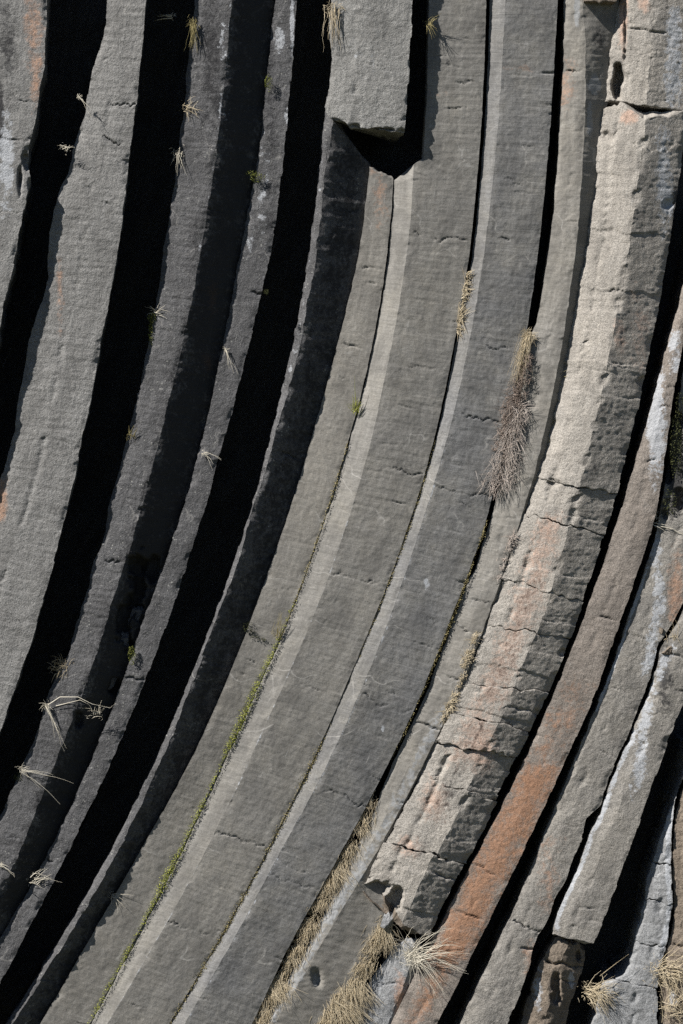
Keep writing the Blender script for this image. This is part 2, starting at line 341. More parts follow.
# ------------------------------------------------------------------ columns
def column(name, edges, y0, y1, mat, label=None, cat='rock column', group='basalt columns of the cliff', parent=None, endpart=None, endmat=None, shift=(0, 0), endseed=None, step=1.15,
           side=(140, 140), inset=(14, 14), rough=1.0, jit=0.9, chip=2.0, cracks=(), blocks=0.0, dents=(), stains=(),
           auto=6, endrag=1.5, cap0=0.0, cap1=0.0, seed=0, shear=0.7, cross=0.0, sidetex=True):
    """edges: (x curve, depth) from left to right; y0 / y1: one value or one per edge"""
    K = len(edges)
    xs = [e[0] for e in edges]; ds = [const(e[1]) for e in edges]
    y0 = [y0] * K if np.isscalar(y0) else list(y0); y1 = [y1] * K if np.isscalar(y1) else list(y1)
    ymid = np.linspace(max(min(y0), 0), min(max(y1), 1024), 12)
    ns = []
    for k in range(K - 1):
        w = float(np.mean(np.abs(xs[k + 1](ymid) - xs[k](ymid))))
        ns.append(max(4, int(round(w / step))))
    uu = [np.array([0.0])] + [np.arange(1, n + 1) / n + k for k, n in enumerate(ns)]
    U = np.concatenate(uu)                                   # 0 .. K-1
    nrow = max(4, int((max(y1) - min(y0)) / step))
    V = np.linspace(0, 1, nrow)
    ea, eb = endseed or (seed * 1.3, seed * 2.3)
    Y0 = np.interp(U, range(K), y0) + endrag * fbm(U * 3.1, ea, 0.5, 3, 5) * (1 if min(y0) > -50 else 0)
    Y1 = np.interp(U, range(K), y1) + endrag * fbm(U * 3.1, eb, 0.5, 3, 5) * (1 if max(y1) < 1050 else 0)
    PY = Y0[None, :] + V[:, None] * (Y1 - Y0)[None, :]
    EX = []; ED = []
    for k in range(K):
        j = jit * (fbm(PY * 0.03, k * 9.1 + seed * 3, 0.3, 2, 31) * 0.35 + fbm(PY * 0.17, k * 5.7 + seed * 3, 1.3, 3, 37) * 0.45 + stepn(PY, k * 7 + seed * 13, .11) * .6)
        EX.append(xs[k](PY) + j); ED.append(ds[k](PY))
    EX = np.array(EX); ED = np.array(ED)
    ki = np.clip(np.floor(U).astype(int), 0, K - 2); fr = U - ki
    cols = np.arange(len(U)); rows = np.arange(nrow)[:, None]
    PX = EX[ki[None, :], rows, cols[None, :]] * (1 - fr) + EX[ki[None, :] + 1, rows, cols[None, :]] * fr
    PD = ED[ki[None, :], rows, cols[None, :]] * (1 - fr) + ED[ki[None, :] + 1, rows, cols[None, :]] * fr
    # column coordinates: t along the axis, w across it
    cyq = np.linspace(-400, 1500, 1901)
    cxq = 0.5 * (xs[0](cyq) + xs[-1](cyq))
    tq = np.concatenate([[0], np.cumsum(np.hypot(np.diff(cxq), np.diff(cyq)))])
    slope = np.gradient(cxq, cyq)
    cc = np.interp(PY, cyq, cxq); sl = np.interp(PY, cyq, slope)
    sl = np.clip(sl, -1.2, 1.2)
    Ln = np.sqrt(1 + sl * sl)
    t = np.interp(PY, cyq, tq) + (PX - cc) * sl / Ln * shear
    wdt = (PX - cc) / Ln + 0.6 * PD
    # displacement in pixels, along the depth and a little sideways
    disp = rough * (0.45 * fbm(PX * .014, PY * .014, PD * .014 + seed, 2, 41) + 0.16 * fbm(t * .11, wdt * .14, seed * 2.2, 3, 43)
                    + 0.3 * fbm(t * .33, wdt * .33, seed * 1.2, 2, 47))
    if cross:
        disp = disp + .5 * cross * fbm(t * .3, wdt * .03, seed * 3.7, 3, 49)
    fl = fbm(t * .021, wdt * .035, seed * 4.1, 3, 57)
    disp = disp + rough * .55 * (np.round(fl * 3.2) / 3.2)
    for k in range(0, K):
        g = np.abs(PX - EX[k])
        n = np.maximum(0, fbm(t * .055, k * 3.3 + seed, .2, 4, 53) * .6 + .55 * np.maximum(0, stepn(t + wdt * .6, k * 5 + seed * 11, .085) - .15))
        disp = disp - chip * n * np.exp(-(g / (2.0 + 2.5 * n)) ** 2)
    x_first, x_last = EX[0], EX[-1]
    uf = (PX - x_first) / np.maximum(1e-3, (x_last - x_first))
    allc = list(cracks)
    r2 = random.Random(100 + seed)
    yy0, yy1 = max(min(y0), -20), min(max(y1), 1040)
    for q in range(auto):
        a = r2.uniform(0, .8)
        allc.append((r2.uniform(yy0, yy1), r2.uniform(.5, .8), r2.uniform(.6, 1.6), 2.5, a, a + r2.uniform(.15, .6)))
    ts = []
    for (cyk, wd, dp, wob, ua, ub) in allc:
        t0 = np.interp(cyk, cyq, tq); ts.append((t0, wob, ua, ub, dp))
        ww = wob * fbm(wdt * .05, cyk * .37, seed, 4, 61) + 0.35 * wob * fbm(wdt * .3, cyk, seed, 2, 67)
        dd = t - t0 - ww; wd = wd * .62
        mk = np.clip((uf - ua) / .16, 0, 1) * np.clip((ub - uf) / (.16 if ub < .99 else .02), 0, 1)
        wd = wd * (.45 + .55 * mk) + 1e-3
        mk = mk * np.clip(0.75 + 0.9 * fbm(wdt * .07, cyk * 1.1, seed, 2, 71), 0.15, 1)
        disp = disp - dp * mk * (np.exp(-(dd / wd) ** 2) + 0.16 * np.exp(-(dd / (wd * 3.5)) ** 2))
        if blocks:
            sg = r2.uniform(-1, 1) * blocks
            disp = disp + sg * np.where(dd > 0, 1, 0) * np.exp(-np.maximum(dd, 0) / 26.0)
    for (dx, dy, rx, ry, dp) in dents:
        q = np.sqrt(((PX - dx) / rx) ** 2 + ((PY - dy) / ry) ** 2) + 0.45 * fbm(PX * .09, PY * .09, dx, 3, 73)
        disp = disp - dp * np.clip((1.0 - q) / 0.45, 0, 1)
    stain_shade = np.zeros(PX.shape + (4,)); stain_shade[..., 3] = 1
    for (sx, sy, rx, ry, st, ch) in stains:
        if callable(sx):
            q = ((PX - sx(PY)) / rx) ** 2 + (np.maximum(0, np.abs(PY - sy) - ry) / 25.0) ** 2
        else:
            q = ((PX - sx) / rx) ** 2 + ((PY - sy) / ry) ** 2
        stain_shade[..., ch] = np.maximum(stain_shade[..., ch], st * np.exp(-q))
    D = PD + disp
    P = world(PX + shift[0], PY, D + shift[1])                                      # rows x cols x 3
    # the sides that run back into the cliff
    nsd = 14
    def sidecols(col, dist, ins, sgn):
        f = (np.arange(1, nsd + 1) / nsd)[None, :] ** 1.3
        base = P[:, col, :]
        X = base[:, None, 0] + sgn * (f * ins) * S
        Yc = base[:, None, 1] + f * dist * S
        Z = np.repeat(base[:, None, 2], nsd, 1)
        nz = 1.8 * S * fbm(Z * 3.0, Yc * 4.0, seed + sgn * 4, 3, 79) * np.minimum(1, f * 4)
        return np.stack([X + nz, Yc, Z], -1)
    Lc = sidecols(0, side[0], inset[0], 1)[:, ::-1]
    Rc = sidecols(-1, side[1], inset[1], -1)
    G = np.concatenate([Lc, P, Rc], 1)
    def wide(a, fill=None):
        l = np.repeat(a[:, :1], nsd, 1); r = np.repeat(a[:, -1:], nsd, 1)
        return np.concatenate([l, a, r], 1)
    tw, wl, st = wide(t), wide(wdt), wide(stain_shade)
    f = (np.arange(1, nsd + 1) / nsd) * side[0]
    wl[:, :nsd] -= f[::-1]; wl[:, -nsd:] += (np.arange(1, nsd + 1) / nsd) * side[1]
    st[:, :nsd, :3] *= .4; st[:, -nsd:, :3] *= .4
    R, C = G.shape[:2]
    idx = np.arange(R * C).reshape(R, C)
    a = idx[:-1, :]; b = idx[1:, :]
    q = np.stack([a[:, :-1], b[:, :-1], b[:, 1:], a[:, 1:]], -1).reshape(-1, 4)
    qb = np.stack([a[:, -1], b[:, -1], b[:, 0], a[:, 0]], -1)
    rid = np.full(C, -1); pos_ = nsd + np.concatenate([[0], np.cumsum(ns)]); rid[pos_] = np.arange(K)
    rid = np.repeat(rid[None, :], R, 0).ravel()
    V3 = [G.reshape(-1, 3)]; UV = [np.stack([tw, wl], -1).reshape(-1, 2) * S]; ST = [st.reshape(-1, 4)]
    Q = [q, qb]; TR = []
    base = R * C
    mainV = [V3, UV, ST, Q, TR]; caps = []
    for (row, capz, sg) in ((0, cap0, -1), (R - 1, cap1, 1)):
        sep_end = endpart is not None and ((sg > 0) == (endpart == 'bottom'))
        if sep_end:
            V3, UV, ST, Q, TR = [G[row]], [np.stack([tw[row], wl[row]], -1) * S], [st[row]], [], []
            keep_base, base = base, C
            caps.append((V3, UV, ST, Q, TR))
        else:
            V3, UV, ST, Q, TR = mainV
        ring = G[row]; cen = ring[nsd:-nsd].mean(0) * .6 + ring.mean(0) * .4
        nrm = G[row] - G[row - sg * 3]
        ax = nrm[nsd:-nsd].mean(0); ax = ax / np.linalg.norm(ax)
        prev = np.arange(C) if sep_end else idx[row]
        nk = 7
        for k in range(1, nk):
            fk = k / nk
            pts = ring * (1 - fk) + cen * fk
            nzk = fbm(pts[:, 0] * 9, pts[:, 1] * 9, pts[:, 2] * 9 + seed, 3, 83)
            pts = pts + ax[None, :] * (capz * S * (1 - (1 - fk) ** 2)) + ax[None, :] * (nzk * 3.5 * S * (1 if capz else .6))[:, None]
            new = base + np.arange(C); base += C
            V3.append(pts); UV.append(np.stack([tw[row] + fk * 20, wl[row]], -1) * S); ST.append(st[row] * np.array([.4, .4, .4, 1]))
            pr, nx = prev, new
            qq = np.stack([pr, nx, np.roll(nx, -1), np.roll(pr, -1)], -1) if sg > 0 else np.stack([pr, np.roll(pr, -1), np.roll(nx, -1), nx], -1)
            Q.append(qq); prev = new
        V3.append((cen + ax * capz * S)[None, :]); UV.append(np.zeros((1, 2))); ST.append(np.array([[0, 0, 0, 1.]]))
        ci = base; base += 1
        tt = np.stack([prev, np.full(C, ci), np.roll(prev, -1)], -1) if sg > 0 else np.stack([prev, np.roll(prev, -1), np.full(C, ci)], -1)
        TR.append(tt)
        if sep_end: base = keep_base
    V3, UV, ST, Q, TR = mainV
    root = None
    if caps and parent is None:
        pts = P.reshape(-1, 3); lowest = pts[pts[:, 2].argmin()]
        root = bpy.data.objects.new(name, None); COL.objects.link(root); root.location = lowest; root.empty_display_size = .3
        tag(root, label, cat, group, 'thing'); label = None; name = 'shaft'
    o = link_mesh(name, np.concatenate(V3), np.concatenate(Q), mat, root or parent, tris=np.concatenate(TR) if TR else None, uv=np.concatenate(UV), stain_shade=np.concatenate(ST), ridge=rid)
    for (a1, a2, a3, a4, a5) in caps:
        link_mesh('broken_end', np.concatenate(a1), np.concatenate(a4), endmat or mat, root or o, tris=np.concatenate(a5), uv=np.concatenate(a2), stain_shade=np.concatenate(a3))
    if label: tag(o, label, cat, group, 'thing')
    return o

def segmented(edges, y0, y1, cuts, mat, label, tilt=.25, seed=0, gap=1.0, wob=.8, **kw):
    # a column that has parted into drums: an Empty at its foot with one mesh per drum
    K = len(edges); r = random.Random(seed)
    yb = float(np.mean(y1)); ft = world(np.array([float(edges[1][0](yb))]), np.array([yb]), np.array([-10.]))[0]
    root = bpy.data.objects.new('basalt_column', None); COL.objects.link(root); root.location = ft
    root.empty_display_size = .3
    tag(root, label, 'rock column', 'basalt columns of the cliff', 'thing')
    xm = [float(e[0](0.5 * (np.mean(y0) + np.mean(y1)))) for e in edges]
    rows = [list(y0)]
    for c in cuts:
        tl = tilt * r.uniform(.4, 1.3); xc = .5 * (float(edges[0][0](c)) + float(edges[-1][0](c)))
        rows.append([c + tl * (float(e[0](c)) - xc) for e in edges])
    rows.append(list(y1))
    cr = kw.pop('cracks', ())
    e0 = kw.pop('endpart', None); em = kw.pop('endmat', None); c1 = kw.pop('cap1', 0); kw.pop('cap0', 0); er = kw.pop('endrag', 2.5)
    for i in range(len(rows) - 1):
        a = [v + (gap * .5 if i else 0) for v in rows[i]]; last = i == len(rows) - 2
        b_ = [v - (0 if last else gap * .5) for v in rows[i + 1]]
        lo, hi = min(a), max(b_)
        column('segment', edges, a, b_, mat, parent=root, seed=seed, endseed=(seed + i * 3.7, seed + (i + 1) * 3.7), endrag=er,
               shift=(r.uniform(-wob, wob) * .7, r.uniform(-wob, wob)), cracks=[c for c in cr if lo - 4 < c[0] < hi + 4], cap1=c1 if last else 0,
               endpart=e0 if last else None, endmat=em, **kw)
    return root

TOP, BOT = -330, 1130
column('basalt_column', [(off(A_r, -125), 29), (off(A_r, -70), 47), (A_r, 52.5)], TOP, BOT, M_greyA,
       'grey column with pinkish crust at the left border, cut off by the picture edge', seed=1, rough=.8, jit=1.2, chip=4,
       stains=[(34, 25, 12, 60, .58, 0), (8, 45, 14, 60, .55, 2), (6, 165, 10, 60, .75, 1), (0, 120, 5, 45, .9, 2), (36, 70, 8, 40, .6, 0)],  # dark strip at the left border is a neighbour's shadow painted in
       dents=[(27, 160, 5, 10, 8), (20, 180, 4, 16, 9), (30, 186, 3, 8, 6)], cracks=[(94, .9, 2.5, 3, .5, 1), (130, .8, 2, 3, .5, 1)], cross=.4)
column('basalt_column', [(off(B_l, -2), 33), (lambda q: B_l(q) * .55 + B_r(q) * .45, 38), (B_r, 41)], TOP, BOT, M_greyA,
       'wide pale grey column standing between the two broadest black gaps at far left', seed=2, rough=.8, jit=1.0, chip=2.5,
       cracks=[(103, .9, 2.6, 3, .4, 1), (138, 1, 3, 4, .4, .9), (159, 1.2, 4, 1, .85, 1.02), (188, .9, 2, 3, .3, 1), (62, 1.4, 3, 6, 0.05, .35), (205, .9, 2, 4, .6, .9), (285, .9, 2, 3, .2, .6)],
       stains=[(2, 500, 7, 28, .8, 0), (60, 290, 5, 60, .45, 0)], cross=.8, auto=12)
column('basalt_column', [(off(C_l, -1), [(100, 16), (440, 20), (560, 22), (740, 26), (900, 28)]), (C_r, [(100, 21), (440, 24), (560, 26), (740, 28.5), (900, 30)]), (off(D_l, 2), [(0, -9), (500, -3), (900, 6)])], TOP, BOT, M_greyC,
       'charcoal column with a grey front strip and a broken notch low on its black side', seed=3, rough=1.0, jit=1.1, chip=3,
       stains=[(off(C_r, -1), 120, 2.2, 150, .4, 1), (lambda q: C_r(q) + 22, 400, 34, 500, .74, 2), (213, 300, 6, 22, .5, 0), (206, 360, 6, 18, .55, 0), (212, 60, 18, 130, .58, 2), (195, 230, 14, 60, .45, 2), (224, 60, 8, 100, .42, 1)],  # wide dark band: biofilm that also paints the side facet's shade
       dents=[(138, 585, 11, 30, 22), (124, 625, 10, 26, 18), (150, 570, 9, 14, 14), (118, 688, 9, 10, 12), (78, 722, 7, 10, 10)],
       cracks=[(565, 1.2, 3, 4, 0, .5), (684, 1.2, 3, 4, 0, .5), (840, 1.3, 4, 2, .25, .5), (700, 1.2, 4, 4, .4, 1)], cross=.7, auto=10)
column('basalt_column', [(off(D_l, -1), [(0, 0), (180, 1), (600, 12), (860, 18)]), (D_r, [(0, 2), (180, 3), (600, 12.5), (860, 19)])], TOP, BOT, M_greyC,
       'slender charcoal column with bluish lichen, just left of the widest long black gap', seed=4, rough=.8, jit=1.1, chip=3,
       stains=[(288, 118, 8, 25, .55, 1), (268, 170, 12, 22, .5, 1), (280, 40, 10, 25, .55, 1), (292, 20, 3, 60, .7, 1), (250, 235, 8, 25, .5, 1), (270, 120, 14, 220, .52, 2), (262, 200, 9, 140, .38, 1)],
       cracks=[(290, 1.2, 4, 2, .6, 1.02), (340, 1.2, 4, 2, .7, 1.02), (862, 1.2, 3, 3, 0, .6), (680, 1.1, 3, 3, 0, 1)], cross=.5, auto=8)
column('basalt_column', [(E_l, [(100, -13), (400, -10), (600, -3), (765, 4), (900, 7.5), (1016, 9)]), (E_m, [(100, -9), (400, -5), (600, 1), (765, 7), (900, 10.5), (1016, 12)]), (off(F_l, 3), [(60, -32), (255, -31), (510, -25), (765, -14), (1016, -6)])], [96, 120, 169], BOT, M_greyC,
       'column showing a thin bright edge and a broad black rough side, beneath the hanging block', seed=5, rough=1.2, jit=1.3, chip=3,
       stains=[(off(E_m, -4), 250, 5, 160, .35, 1), (lambda q: E_m(q) + 22, 550, 30, 500, .55, 2)], cracks=[(452, 1, 3, 5, .2, .8), (210, 1.3, 4, 5, .2, .9)], cross=1.0, auto=10, side=(90, 60), inset=(-2, 10))  # dark band on the right facet: biofilm plus shade put into the colour
column('basalt_block', [(off(BK_l, 0), -4), (lambda q: BK_l(q) + 26, 0), (BK_r, 1)], TOP, [113, 126, 134.5], M_block,
       'big pale grey broken-off column end hanging over a black triangular shadow', seed=6, rough=1.0, jit=1.3, chip=4, cross=.4, auto=8,
       endrag=4, cat='rock block', group=None, endpart='bottom', side=(75, 75), inset=(6, 8),
       stains=[(370, 60, 40, 60, .3, 1)], dents=[(338, 122, 8, 4, 7), (356, 127, 5, 3, 5), (386, 131, 9, 3.5, 7), (402, 133, 4, 4, 6), (410, 65, 3, 6, 5), (409, 100, 2.5, 8, 5)], cap1=3)
column('basalt_column', [(off(F_l, 0), [(60, -26), (255, -25), (510, -18), (765, -3), (1016, 3.5)]), (off(F_r, -.6), [(60, -25), (255, -24), (510, -18), (765, -7), (1016, 0)])], [167, 178], BOT, M_smooth2,
       'narrow smooth grey column between the black rough side and the mossy crack', seed=7, rough=.6, jit=.5, chip=1.2, inset=(10, 3),
       cracks=[(269, .7, 1.6, 3, .1, 1), (284, .6, 1.5, 2, .4, 1), (345, 1, 2.5, 2, .1, .9), (588, .6, 1.2, 3, .3, .9)], cross=.3, auto=10, stains=[(380, 200, 10, 40, .45, 0), (375, 170, 20, 10, .35, 0)])
column('basalt_column', [(GL2, [(0, -26), (255, -26), (510, -19.5), (765, -8.5), (1016, -1.5)]), (GM2, [(0, -15), (510, -11), (765, -2), (1016, 4)]), (off(GH, -1), [(0, -18), (510, -14.5), (765, -6), (1016, 0)])],
       TOP, BOT, M_smooth, 'smooth grey column with a bright left facet, directly right of the mossy crack', seed=8, rough=.6, jit=.45, chip=1.2,
       cracks=[(82, .7, 1.5, 4, .4, .9), (110, .6, 1.2, 3, .3, .8), (470, .8, 1.8, 5, .25, 1), (365, .6, 1.2, 3, .3, .9), (685, .6, 1.2, 3, .3, .9), (238, .8, 2, 5, .2, 1), (575, .7, 1.8, 5, .1, 1), (835, .8, 2, 5, .2, 1.02), (930, .7, 1.8, 5, .1, .9)], cross=.45, auto=24, inset=(3, 8),
       stains=[(off(G_m, 0), 800, 1.4, 300, .42, 1), (445, 60, 18, 8, .35, 2), (440, 95, 25, 6, .3, 0), (410, 460, 28, 50, .32, 2)])
column('basalt_column', [(lambda q: GH(q) + np.interp(q, [0, 260, 300, 450, 560], [2.6, 2.2, .8, .8, -1.2]), [(0, -23), (510, -16.5), (765, -8), (1016, -2)]), (H_m, [(0, -14), (510, -10), (765, -2), (1016, 4)]), (off(H_r, 0), [(0, -17), (510, -14), (765, -7), (1016, -2)])],
       TOP, BOT, M_smooth3, 'broad smooth grey column with white flecks, left of the dead heather', seed=9, rough=.6, jit=.5, chip=1.3, inset=(3, 9),
       cracks=[(70, .9, 3, 2, .75, 1.03), (104, .8, 2.5, 2, .88, 1.03), (112, .8, 2.5, 2, .9, 1.03), (240, 1, 3, 2, .35, .6), (180, .7, 1.3, 6, .3, .8), (345, .7, 1.5, 4, .3, .9), (490, .7, 1.6, 4, .1, 1), (575, .9, 2.5, 2, .8, 1.02), (616, .6, 1.2, 4, .3, .9), (420, .8, 2, 4, .2, 1), (700, .8, 2, 5, .1, 1), (795, .7, 1.8, 4, .3, 1.02), (880, .8, 2, 5, .2, 1)], cross=.45, auto=24,
       stains=[(530, 60, 24, 10, .4, 2), (525, 30, 20, 6, .36, 2), (520, 68, 22, 5, .4, 0), (427, 583, 4, 8, .7, 1), (383, 729, 3, 6, .75, 1), (440, 440, 25, 45, .32, 2), (off(H_m, 1), 760, 1.6, 300, .45, 1)])
column('basalt_column', [(off(I_l, 0), [(0, -21), (510, -17), (765, -11), (1016, -7)]), (lambda q: I_l(q) * .45 + I_r(q) * .55, [(0, -17), (510, -12), (765, -7), (1016, -4)]), (I_r, [(0, -15), (510, -10), (765, -6), (1016, -3)]), (off(I_3, 3), [(0, -24), (100, -26), (220, -25), (400, -22), (510, -19), (860, -18), (905, -11), (1016, -9)])],
       TOP, BOT, M_smooth2, 'narrow column with bluish lower strip, right of the heather', seed=10, rough=.8, jit=.7, chip=1.6, inset=(3, 4),
       cracks=[(70, 1, 3.5, 3, 0, .6), (112, .7, 2, 2, .3, .7), (603, .9, 3, 3, .2, 1), (630, 1, 3, 3, .2, 1), (676, .8, 2, 3, .2, 1), (727, 1, 3.5, 2, 0, 1), (800, .7, 1.5, 2, .5, 1), (845, .7, 1.5, 2, .3, 1)], auto=8, cross=.3,
       stains=[(577, 12, 4, 20, .9, 1), (594, 85, 8, 14, .9, 1), (590, 120, 4, 22, .85, 1), (off(I_r, -7), 870, 12, 150, .55, 1), (480, 690, 10, 60, .4, 1), (316, 980, 6, 9, .7, 1), (570, 65, 14, 10, .4, 0), (565, 90, 12, 30, .45, 0), (598, 45, 10, 30, .5, 2)],
       dents=[(317, 978, 6, 11, 6)])
column('basalt_block', [(JU_l, -24), (JU_m, -10), (J_m, -4), (off(J_r, 3), -13)], TOP, [100, 103, 106, 112], M_pink,
       'buff block with a black hole in its orange side, at top right', cat='rock block', group=None, seed=11, rough=1.3, jit=1.2, chip=3, inset=(4, 8), side=(60, 80),
       cracks=[(31, 1.2, 4, 2, .1, .65), (54, 1.2, 4, 3, 0, .25), (60, .8, 2, 3, .55, .7)], cross=.4, auto=4,
       dents=[(617, 84, 6.5, 22, 26), (625, 33, 2.5, 30, 6)],
       stains=[(623, 20, 6, 35, .8, 0), (644, 5, 8, 14, .6, 0), (674, 60, 15, 90, .62, 1), (664, 20, 8, 60, .42, 2)])
column('basalt_block', [(const(584), -9), (const(600), -7), (const(617), -9)], TOP, [1, 2, 1], M_brown, 'dark block end peeking in at the top edge above a black triangle of shade', cat='rock block', group=None, seed=20, rough=1, side=(40, 40), inset=(2, 2), auto=0)
segmented([(J_l, [(100, -24), (220, -21), (300, -19), (400, -18), (480, -14), (510, -11), (1000, -4)]), (lambda q: J_l(q) * .62 + J_m(q) * .38, [(100, -11), (300, -9), (510, -3), (1000, 1)]), (J_m, [(100, 2), (300, 3.5), (510, 5), (1000, 5)]), (J_r, [(100, -11), (400, -8.5), (600, -5), (1000, -5)])],
       [108, 104, 119, 111], [889, 893, 923, 938], [486, 524, 590, 632, 688, 722, 750, 788, 853], M_pink, 'thick blocky buff column with many cross cracks, broken off at its lower end', seed=12, rough=1.0, jit=1.4, chip=5, inset=(4, 8), cap1=9, cap0=3, endrag=3,
       cracks=[(145, 1.0, 2, 8, 0, .55), (232, .9, 2.5, 3, .5, .65), (291, .9, 3, 4, .25, .6), (317, .8, 2, 2, .2, .5), (370, 1.4, 4, 2, .42, .62), (363, .9, 3, 2, .55, .8), (395, .9, 2, 3, .7, 1),
               (650, .9, 3, 2, .75, 1.02), 
               (706, 1.2, 4, 3, .6, 1.02), (870, 1.2, 4, 3, .6, 1.02)],
       blocks=1.6, wob=2.0, auto=1, cross=.25, shear=.55, endpart='bottom', endmat=M_brown,
       stains=[(628, 117, 10, 9, 1.0, 0), (645, 112, 8, 6, .5, 1), (lambda q: J_l(q) * .4 + J_m(q) * .6, 640, 22, 110, .52, 0), (480, 745, 22, 34, .62, 0), (432, 800, 18, 34, .55, 0), (408, 848, 16, 16, .62, 0), (640, 330, 14, 60, .42, 0),
               (620, 340, 10, 30, .45, 0), (664, 180, 13, 80, .62, 1), (676, 205, 8, 40, .65, 2), (off(J_m, 12), 620, 10, 240, .3, 2), (off(J_m, -18), 720, 20, 130, .4, 2)],
       dents=[(608, 140, 10, 8, 5), (667, 205, 6, 10, 4), (555, 484, 7, 4, 4), (643, 382, 6, 5, 7), (381, 887, 15, 8, 14), (397, 899, 9, 11, 14), (562, 652, 5, 6, 6), (536, 713, 4, 6, 6), (497, 803, 4, 6, 6)])
column('basalt_stub', [(K_l, -12), (K_r, -8), (lambda q: K_r(q) + 10, -16)], [945, 941, 950], BOT, M_blue,
       'pale bluish stub below the broken column end, beside the spiky grass tuft', cat='rock stub', group=None, seed=13, rough=1.0, jit=1.2, chip=3, inset=(3, 3), cap0=6, endrag=3, endpart='top',
       cracks=[(984, .9, 2.5, 3, 0, 1)], stains=[(400, 1000, 9, 30, .7, 0), (378, 990, 16, 40, .5, 1)], side=(60, 50))
column('basalt_column', [(L_l, [(300, -13), (450, -9), (600, -7), (1016, -7)]), (lambda q: .5 * (L_l(q) + L_r(q)), [(300, -8), (600, -4), (1016, -4)]), (L_r, [(300, -7), (600, -3), (1016, -3)])], 190, BOT, M_rust,
       'rusty orange column between two thin black gaps, bluish grey at its upper end', seed=14, rough=.7, jit=1.0, chip=2, inset=(5, 10),
       cracks=[(408, .8, 2, 3, .3, 1), (617, 1, 3, 3, .3, .9), (872, .9, 2.5, 3, 0, .8), (915, 1, 3, 3, .1, .9), (462, 1, 3, 4, .3, .8)], auto=18, cross=.3,
       stains=[(lambda q: .5 * (L_l(q) + L_r(q)), 865, 30, 85, .74, 0), (lambda q: .5 * (L_l(q) + L_r(q)), 730, 26, 35, .42, 0), (lambda q: .5 * (L_l(q) + L_r(q)), 985, 16, 25, .55, 0), (656, 420, 14, 80, .75, 1), (675, 350, 10, 40, .6, 1)])
column('basalt_column', [(M_l, [(330, -18), (510, -11), (760, -8), (1016, -9)]), (lambda q: .6 * M_l(q) + .4 * MN(q), [(330, -10), (760, -6), (1016, -6)]), (off(MN, -1), [(540, -7), (760, -6), (1016, -6)])], 330, BOT, M_buff,
       'buff grey column with a wavy white mineral line on its upper part', seed=15, rough=.75, jit=1.0, chip=2.4, inset=(5, 6),
       cracks=[(926, 1, 3.5, 3, 0, 1), (945, 1.2, 4, 3, .6, 1.03), (640, .7, 1.6, 3, .1, .7), (690, .7, 1.5, 3, .1, .7)], auto=18, cross=.3,
       stains=[(curve([(540, 654), (575, 658), (600, 661), (640, 652), (665, 648), (690, 640)]), 600, 11, 65, .6, 1), (676, 590, 12, 50, .7, 0), (off(M_l, 2), 640, 2.5, 60, .7, 1), (530, 960, 12, 30, .5, 0), (550, 880, 18, 60, .42, 0), (675, 460, 12, 70, .9, 2)],
       dents=[(676, 420, 8, 10, 14), (668, 470, 6, 16, 16), (680, 500, 8, 12, 12), (664, 512, 6, 8, 12)])
column('basalt_column', [(N_l, -7), (lambda q: .6 * N_l(q) + .4 * N_r(q), -3), (N_r, -3)], 535, [933, 939, 943], M_buff,
       'grey column with white crusted left edge, ending bluntly above a small stub', seed=16, rough=.75, jit=1.1, chip=2.6, inset=(5, 9), cap1=2, endrag=1.5, endpart='bottom',
       cracks=[(812, .8, 2, 3, 0, .6), (908, .8, 2, 3, 0, .8), (655, 1.3, 4, 4, 0, .8), (700, 1, 3, 3, 0, .4)], auto=18, cross=.3,
       stains=[(off(N_l, 2), 830, 5, 85, .68, 1), (curve([(640, 676), (700, 648), (765, 640), (830, 628)]), 720, 11, 60, .58, 1), (665, 680, 14, 50, .6, 2), (612, 775, 10, 20, .6, 2)])
column('basalt_stub', [(O_l, -15), (O_m, -9), (O_r, -20)], [938, 943, 950], BOT, M_brown,
       'small broken brown stub under the blunt column end near the bottom', cat='rock stub', group=None, seed=17, rough=1.8, jit=1.6, chip=4, inset=(3, 5), cap0=4, endrag=3, endpart='top',
       cracks=[(962, 1.6, 6, 3, 0, 1), (978, 1, 3, 3, .3, 1)], side=(60, 60), dents=[(578, 956, 3, 6, 8), (556, 985, 6, 18, 8)], stains=[(572, 980, 6, 12, .7, 1), (550, 1000, 6, 30, .5, 2), (538, 990, 8, 40, .5, 1)])
segmented([(P_l, -19), (lambda q: .4 * P_l(q) + .6 * P_r(q), -15), (P_r, -14)], [745] * 3, [BOT] * 3, [864, 902, 945, 984], M_blue,
       'bluish grey column broken into short segments at lower right', seed=18, rough=1.0, jit=1.4, chip=3, inset=(6, 3),
       cracks=[], wob=1.2, auto=2, cross=.4, stains=[(off(P_r, -3), 880, 4, 60, .7, 1)])
column('basalt_column', [(P_r2, [(760, -17), (1016, -18)]), (lambda q: P_r2(q) + 34, -8), (lambda q: P_r2(q) + 70, -10)], 735, BOT, M_brown,
       'brown weathered column at the bottom right corner, cut off by the picture edge', seed=19, rough=1.6, jit=1.4, chip=3, inset=(3, 6),
       cracks=[(860, 1.2, 3, 4, 0, .5), (950, 1.4, 4, 4, 0, .6)], auto=6, cross=.5, stains=[(672, 1000, 8, 20, .6, 1)])


